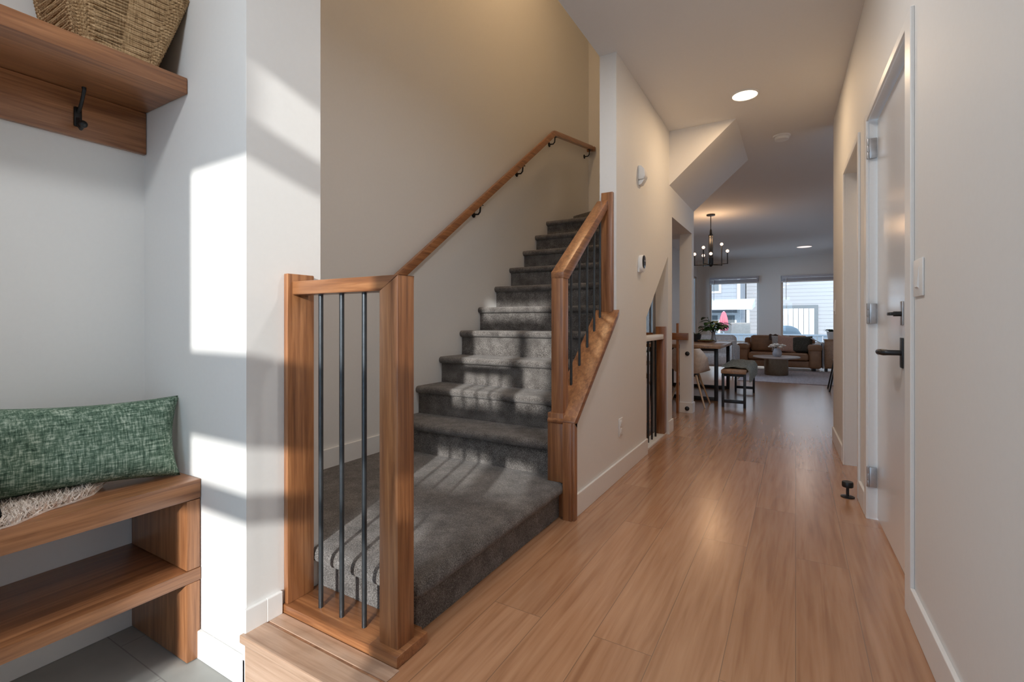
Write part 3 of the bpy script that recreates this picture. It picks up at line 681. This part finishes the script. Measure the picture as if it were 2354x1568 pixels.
# plants on the table
def leaf(bm, p, d, L, w, droop=.3):
    d = Vector(d).normalized(); s = d.cross(Vector((0, 0, 1)))
    s = s.normalized() if s.length > .05 else Vector((1, 0, 0))
    up = s.cross(d); rows = []
    for i in range(6):
        t = i / 5; c = Vector(p) + d * L * t + Vector((0, 0, -droop * L * t * t)); ww = w * math.sin(PI * min(1, .08 + t * .92)) ** .8 * .5
        rows.append([c - s * ww + up * ww * .25, c, c + s * ww + up * ww * .25])
    G = [[bm.verts.new(q) for q in r] for r in rows]
    for a, c in zip(G, G[1:]):
        for j in (0, 1): bm.faces.new((a[j], a[j + 1], c[j + 1], c[j]))
pl = thing('potted_plant', (-1.02, 7.45, .712), 'leafy green plant in a glass vase on the dining table', 'plant')
b = BM(); lathe(b, (-1.02, 7.45, .712), [(.04, 0.001), (.045, .01), (.03, .06), (.024, .12), (.03, .14)], 20); part('vase', b, M['ceramic'], pl)
b = BM(); bl = BM()
for k in range(16):
    a = k * 2.4; el = .25 + 1.1 * random.random(); L = random.uniform(.12, .24)
    e = Vector((-1.02 + math.cos(a) * L * math.cos(el), 7.45 + math.sin(a) * L * math.cos(el), .84 + L * math.sin(el) * .95))
    tube(b, [(-1.02, 7.45, .80), (-1.02 + (e.x + 1.02) * .4, 7.45 + (e.y - 7.45) * .4, .84 + (e.z - .84) * .6), e], .0035, 6)
    for q in range(3):
        aa = a + (q - 1) * .9; pp = e.lerp(Vector((-1.02, 7.45, .86)), q * .22)
        leaf(bl, pp, (math.cos(aa), math.sin(aa), .25), random.uniform(.11, .16), random.uniform(.07, .10), .5)
part('stem', b, M['leafdark'], pl); part('foliage', bl, M['leaf'], pl)
p2 = thing('potted_plant', (-1.24, 7.3, .712), 'small dark succulent in a charcoal pot on the dining table', 'plant')
b = BM(); lathe(b, (-1.24, 7.3, .712), [(.055, .001), (.075, .06), (.08, .105), (.072, .105), (.065, .09), (0, .088)], 22); part('pot', b, M['pot'], p2)
bl = BM()
for k in range(34):
    a = k * 2.4; el = .25 + 1.2 * random.random(); leaf(bl, (-1.24 + .03 * math.cos(a), 7.3 + .03 * math.sin(a), .80), (math.cos(a), math.sin(a), el), random.uniform(.05, .09), .02, .2)
part('foliage', bl, M['leafdark'], p2)
bowl = thing('decor_tray', (-1.07, 7.12, .712), 'shallow tray of green moss on the dining table', 'tray')
b = BM(); lathe(b, (-1.07, 7.12, .712), [(.05, .001), (.10, .012), (.115, .03), (.108, .03), (.09, .016), (0, .012)], 26); part('dish', b, M['seatwood'], bowl)
b = BM()
for k in range(22): a = k * 2.4; r = .018 * math.sqrt(k); ball(b, (-1.07 + r * math.cos(a), 7.12 + r * math.sin(a), .735), .018, 1, 1, .8, 8, 6)
part('moss', b, M['leaf'], bowl)
ru = BM(); gr = []
for i in range(20):
    v = i / 19; row = []
    for j in range(15):
        u = j / 14; s = u * .62
        if s < .24: x, z = -1.0 + s, .7135
        else: x, z = -.772 + .012 * math.sin(v * 20) + .004, .7135 - (s - .24) * .95
        row.append((x, 7.48 + v * .42 + .012 * math.sin(u * 9), z + .001 * math.sin(v * 30)))
    gr.append(row)
sheet(ru, gr, .006); solo('table_runner', ru, M['palecloth'], 'pale grey lace cloth hanging off the side of the dining table', 'cloth', (-.8, 7.7, .712))
# chandelier
CX_, CY_ = -1.161, 8.19
ch = thing('chandelier', (CX_, CY_, 2.7), 'black candle-arm chandelier with globe bulbs over the dining table', 'chandelier')
b = BM(); lathe(b, (CX_, CY_, 2.7), [(.065, -.0005), (.065, -.02), (.015, -.026)], 26); part('canopy', b, M['black'], ch)
b = BM(); tube(b, [(CX_, CY_, 2.68), (CX_, CY_, 2.42)], .006, 10); lathe(b, (CX_, CY_, 0), [(.008, 2.47), (.016, 2.44), (.020, 2.38), (.014, 2.36)], 16); part('stem', b, M['black'], ch)
b = BM(); lathe(b, (CX_, CY_, 0), [(.036, 2.375), (.036, 2.355), (.02, 2.35)], 18)
for k in range(4): a = k * PI / 2 + .4; tube(b, [(CX_ + .026 * math.cos(a), CY_ + .026 * math.sin(a), 2.36), (CX_ + .026 * math.cos(a), CY_ + .026 * math.sin(a), 1.90)], .008, 8)
lathe(b, (CX_, CY_, 0), [(.02, 2.02), (.038, 2.01), (.038, 1.90), (.03, 1.885), (.012, 1.87), (0, 1.868)], 18); part('body', b, M['black'], ch)
for k, (a, hgt) in enumerate(((PI, 2.085), (2.19, 2.08), (-1.88, 2.15), (-1.43, 2.045), (.99, 2.245), (-.05, 2.10))):
    dx, dy = math.cos(a), math.sin(a); R = .245
    b = BM(); tube(b, [(CX_ + .03 * dx, CY_ + .03 * dy, 1.90), (CX_ + R * dx, CY_ + R * dy, 1.905)], .006, 8)
    tube(b, [(CX_ + R * dx, CY_ + R * dy, 1.897), (CX_ + R * dx, CY_ + R * dy, hgt - .03)], .0085, 8); ar = part('arm', b, M['black'], ch)
    b = BM(); ball(b, (CX_ + R * dx, CY_ + R * dy, hgt), .024); part('bulb', b, M['bulb'], ar)
pl_ = bpy.data.lights.new('chandelier_lamp', 'POINT'); po = bpy.data.objects.new('chandelier_lamp', pl_); COL.objects.link(po)
pl_.energy = 12; pl_.color = (1, .62, .34); pl_.shadow_soft_size = .12; po.location = (CX_, CY_, 2.30)

# ================================================================== LIVING ROOM
b = BM(); box(b, -.85, 1.5, 8.95, 11.25, .0005, .012, .005); solo('area_rug', b, M['rug'], 'pale lavender grey rug lying before the sofa', 'rug', (.3, 10.4, 0))
so = thing('sofa', (-.32, 11.8, 0), 'tan leather two-seat sofa with rounded arms under the living room windows', 'sofa')
zb = .0
b = BM(); box(b, -1.0, .36, 11.36, 12.2, zb + .06, .20, .02, None, 3); part('base', b, M['leather'], so)
for x in (-.96, .32):
    for y in (11.42, 12.14):
        b = BM(); box(b, x - .03, x + .03, y - .03, y + .03, zb, zb + .06, .004); part('leg', b, M['black'], so)
for s, x in ((-1, -.98), (1, .335)):
    b = BM(); box(b, x - .11, x + .11, 11.32, 12.2, zb + .05, .44, .05, None, 4)
    box(b, x - .125, x + .125, 11.30, 12.18, .39, .53, .062, None, 5); part('armrest', b, M['leather'], so)
for x0, x1 in ((-.87, -.325), (-.318, .225)):
    b = BM(); box(b, x0, x1, 11.29, 11.95, .205, .345, .045, None, 4); part('seat_cushion', b, M['leather'], so)
    b = BM(); box(b, x0, x1, 11.86, 12.10, .34, .70, .075, Matrix.Translation((0, 0, 0)), 5); part('back_cushion', b, M['leather'], so)
b = BM(); box(b, -1.0, .36, 12.06, 12.24, zb + .06, .64, .05, None, 3); part('backrest', b, M['leather'], so)
def cush(x, y, z, w, h, t, rz, rx, mat, label, ry=0):
    m = Matrix.Translation((x, y, z)) @ Matrix.Rotation(rz, 4, 'Z') @ Matrix.Rotation(rx, 4, 'X') @ Matrix.Rotation(ry, 4, 'Y')
    bb_ = BM(); cushion(bb_, w, h, t, m, 16); solo('throw_pillow', bb_, mat, label, 'pillow', (x, y, z - h / 2))
cush(-.16, 11.74, .52, .36, .36, .11, .15, -.25, M['pink'], 'blush pink pillow in the middle of the tan sofa', .1)
cush(-.28, 11.80, .53, .34, .34, .10, .1, -.2, M['palecloth'], 'white pillow tucked behind the blush pink one')
cush(.10, 11.74, .52, .42, .34, .12, -.12, -.25, M['charcoal'], 'grey green pillow at the right arm of the sofa', -.06)
gr = []
for i in range(17):
    v = i / 16; row = []
    for j in range(9):
        u = j / 8; s = v * .62
        if s < .22: y, z = 11.85 + s, .715 + .004
        else: y, z = 12.072 + .02, .715
        row.append((-.50 + .18 * u, 11.83 + s * .42, .716 + .012 * math.sin(u * 12) - max(0, s - .50) * .5 - max(0, .10 - s) * 1.2))
    gr.append(row)
b = BM(); sheet(b, gr, .010); solo('sofa_throw', b, M['brownthrow'], 'dark brown throw folded over the sofa back', 'blanket', (-.41, 11.9, .70))
gr = []
for i in range(21):
    v = i / 20; row = []
    for j in range(9):
        u = j / 8; s = v * .95
        if s < .22: x, z = .27 + s, .70 - .12 * s / .22
        else: x, z = .472 + .012 * math.sin(u * 11), .58 - (s - .22) * .72
        row.append((x, 11.42 + .42 * u + .02 * math.sin(v * 8), z - (.04 if s < .22 else 0)))
    gr.append(row)
b = BM(); sheet(b, gr, .010); solo('sofa_throw', b, M['palecloth'], 'white throw hanging over the right arm of the sofa', 'blanket', (.42, 11.6, .5))
ct = thing('coffee_table', (-.31, 10.16, .012), 'round coffee table with a pale top and a bronze drum base', 'table')
b = BM(); lathe(b, (-.31, 10.16, 0), [(.19, .0125), (.198, .03), (.195, .29), (.21, .325)], 40); part('base', b, M['bronze'], ct)
b = BM(); lathe(b, (-.31, 10.16, 0), [(.36, .325), (.385, .332), (.39, .345), (.38, .356), (0, .357)], 48); part('top', b, M['stone'], ct)
va = thing('flower_vase', (-.29, 10.05, .357), 'grey vase of white flowers on the round coffee table', 'vase')
b = BM(); lathe(b, (-.29, 10.05, .357), [(.05, .001), (.075, .03), (.08, .07), (.055, .125), (.045, .14), (.05, .15)], 26); part('vase', b, M['ceramic'], va)
b = BM(); random.seed(3)
for k in range(11):
    a = k * 2.4; r = .018 + .036 * math.sqrt(k); c = Vector((-.29 + r * math.cos(a), 10.05 + r * math.sin(a), .57 - .004 * k + .01 * (k % 3)))
    bf = b if k not in () else b
    for q in range(7):
        aa = q * 2.4; ball(bf, c + Vector((.018 * math.cos(aa) * (q > 0), .018 * math.sin(aa) * (q > 0), .008 * (q == 0))), .019, 1, 1, .75, 8, 6)
part('blossoms', b, M['petal'], va)
b = BM()
for k in range(10): a = k * 2.1; leaf(b, (-.29 + .03 * math.cos(a), 10.05 + .03 * math.sin(a), .515), (math.cos(a), math.sin(a), .35), .10, .04, .3)
part('leaves', b, M['leafdark'], va)
ac = thing('accent_chair', (-1.35, 9.9, 0), 'low armchair wrapped in a pale grey blanket beyond the dining table', 'armchair')
b = BM(); box(b, -1.72, -1.0, 9.6, 10.2, .16, .40, .07, None, 4); part('seat', b, M['palecloth'], ac)
b = BM(); box(b, -1.74, -.98, 10.08, 10.30, .16, .74, .09, None, 5); part('backrest', b, M['palecloth'], ac)
for x in (-1.74, -.99):
    b = BM(); box(b, x - .07, x + .07, 9.6, 10.22, .16, .56, .06, None, 4); part('armrest', b, M['palecloth'], ac)
for x in (-1.68, -1.05):
    for y in (9.66, 10.2):
        b = BM(); tube(b, [(x, y, .18), (x, y, 0)], [.022, .014], 8); part('leg', b, M['beech'], ac)
cb = thing('side_cabinet', (.80, 11.75, .0), 'brown wooden side cabinet to the right of the sofa', 'cabinet')
b = BM(); box(b, .50, 1.25, 11.42, 11.85, .06, .62, .006); part('body', b, M['table'], cb)
b = BM(); box(b, .49, 1.26, 11.41, 11.86, .62, .645, .004); part('top', b, M['table'], cb)
for k in range(2):
    b = BM(); box(b, .52 + k * .36, .87 + k * .36, 11.405, 11.42, .09, .60, .004); dr = part('door', b, M['seatwood'], cb)
    b = BM(); ball(b, ((.85 if k == 0 else .90), 11.395, .38), .012); part('knob', b, M['black'], dr)
for x in (.53, 1.22):
    for y in (11.45, 11.82):
        b = BM(); box(b, x - .02, x + .02, y - .02, y + .02, 0, .06); part('leg', b, M['black'], cb)
p3 = thing('potted_plant', (.62, 11.55, .645), 'plant with drooping leaves in a white pot on the side cabinet', 'plant')
b = BM(); lathe(b, (.62, 11.55, .645), [(.06, .001), (.075, .08), (.085, .15), (.078, .15), (.07, .13), (0, .128)], 22); part('pot', b, M['plastic'], p3)
b = BM()
for k in range(24): a = k * 2.4; leaf(b, (.62 + .02 * math.cos(a), 11.55 + .02 * math.sin(a), .77), (math.cos(a), math.sin(a), 1.2 + .8 * random.random()), random.uniform(.16, .28), .05, .7)
part('foliage', b, M['leafdark'], p3)
bc = thing('metal_chair', (.66, 8.35, 0), 'black metal chair past the far end of the hall wall', 'chair')
b = BM(); box(b, .47, .85, 8.17, 8.55, .42, .445, .01); part('seat', b, M['black'], bc)
for x, y in ((.49, 8.19), (.83, 8.19), (.49, 8.53), (.83, 8.53)):
    b = BM(); tube(b, [(x, y, .425), (x + (x - .66) * .45, y + (y - 8.36) * .25, 0)], .011, 8); part('leg', b, M['black'], bc)
b = BM(); tube(b, [(.84, 8.2, .44), (.92, 8.2, .84), (.92, 8.52, .84), (.84, 8.52, .44)], .011, 8); box(b, .905, .925, 8.22, 8.50, .66, .82, .004); part('backrest', b, M['black'], bc)

# ================================================================== OUTSIDE
b = BM(); box(b, -25, 25, 14.7, 60, -.5, -.35); struct('ground', b, M['ground'])
b = BM(); box(b, -25, 25, -30, -.95, -.5, -.35); struct('ground_front', b, M['ground'])
nh = thing('neighbor_house', (-6, 26, -.35), 'grey sided house with a white porch roof seen through the left window', 'house')
b = BM(); box(b, -12, -2.19, 24, 32, -.35, 6.0)
for k in range(36): box(b, -12, -2.17, 23.985, 24.0, -.3 + k * .175, -.3 + k * .175 + .012)
part('wall', b, M['siding'], nh)
b = BM(); box(b, -2.29, -2.16, 23.95, 24.06, -.35, 6.0); part('corner_trim', b, M['awning'], nh)
b = BM(); box(b, -4.4, -2.95, 23.94, 24.0, 2.30, 3.4, .01); f = part('window_frame', b, M['awning'], nh)
b = BM(); box(b, -4.3, -3.05, 23.93, 23.945, 2.40, 3.3); part('pane', b, M['frame_dark'], f)
b = BM(); prism(b, [(22.3, 1.50), (24, 1.68), (24, 2.02), (22.3, 1.66)], 'x', -9, -1.55); part('porch_roof', b, M['awning'], nh)
b = BM(); box(b, -3.9, -2.2, 23.93, 24.0, -.35, 1.40, .01); f = part('patio_door', b, M['awning'], nh)
b = BM(); box(b, -3.75, -3.1, 23.92, 23.935, -.2, 1.28); box(b, -2.98, -2.38, 23.92, 23.935, -.2, 1.28); part('pane', b, M['frame_dark'], f)
b = BM(); box(b, -1.78, -1.66, 22.35, 22.45, -.35, 1.52); part('porch_post', b, M['awning'], nh)
n2 = thing('neighbor_house', (3, 29, -.35), 'pale sided house with a garage seen through the right window', 'house')
b = BM(); box(b, -2.15, 12, 27, 34, -.35, 7)
for k in range(40): box(b, -2.15, 12, 26.985, 27, -.3 + k * .18, -.3 + k * .18 + .012)
part('wall', b, M['siding2'], n2)
b = BM(); box(b, -1.0, .92, 26.9, 27.0, -.35, 1.78); f = part('garage_frame', b, M['frame_dark'], n2)
b = BM()
for k in range(8): box(b, -.95 + k * .215, -.95 + k * .215 + .20, 26.86, 26.905, -.3, 1.62, .01)
part('garage_door', b, M['awning'], n2)
um = thing('patio_umbrella', (-2.55, 21.5, -.35), 'closed red patio umbrella outside the left living room window', 'umbrella')
b = BM(); tube(b, [(-2.55, 21.5, -.35), (-2.55, 21.5, 1.42)], .03, 10); part('pole', b, M['awning'], um)
b = BM(); loops = []
for r, z in ((.12, .62), (.16, .70), (.15, .9), (.12, 1.15), (.07, 1.34), (.02, 1.42)):
    loops.append([(-2.55 + r * (1 + .18 * math.cos(8 * 2 * PI * i / 32)) * math.cos(2 * PI * i / 32), 21.5 + r * (1 + .18 * math.cos(8 * 2 * PI * i / 32)) * math.sin(2 * PI * i / 32), z) for i in range(32)])
loft(b, loops); part('canopy', b, M['red'], um)
pb = BM(); box(pb, -2.30, -1.60, 21.55, 22.05, -.35, .95, .02); solo('storage_bench', pb, M['beige'], 'beige deck box outside beside the red umbrella', 'box', (-2.0, 21.8, -.35))
gc = thing('covered_grill', (-.25, 20.2, -.35), 'grill under a grey cover outside the right living room window', 'grill')
b = BM(); loops = []
for w, z in ((.62, -.34), (.60, .3), (.56, .55), (.42, .74), (.22, .83), (.06, .85)):
    loops.append([(-.30 + w * .85 * math.copysign(abs(math.cos(2 * PI * i / 28)) ** .5, math.cos(2 * PI * i / 28)), 20.2 + .33 * w / .62 * math.copysign(abs(math.sin(2 * PI * i / 28)) ** .5, math.sin(2 * PI * i / 28)), z) for i in range(28)])
loft(b, loops); part('cover', b, M['cover'], gc)
fe = thing('garden_fence', (0, 19.2, -.35), 'low grey deck railing outside the living room windows', 'fence')
b = BM(); box(b, -8, 8, 19.18, 19.24, .50, .56, .005); part('top_rail', b, M['siding2'], fe)
b = BM()
for k in range(100): box(b, -8 + k * .16, -8 + k * .16 + .13, 19.20, 19.225, -.33, .50)
part('board_panel', b, M['siding2'], fe)

sf = thing('garden_fence', (-4.6, 10.5, -.35), 'white board fence outside the left side windows', 'fence')
b = BM()
for k in range(70): box(b, -4.64, -4.60, 6 + k * .18, 6 + k * .18 + .17, -.35, 1.5)
part('board_panel', b, M['trim'], sf)
b = BM(); box(b, -4.66, -4.58, 6, 18.6, 1.5, 1.56, .005); part('top_rail', b, M['trim'], sf)
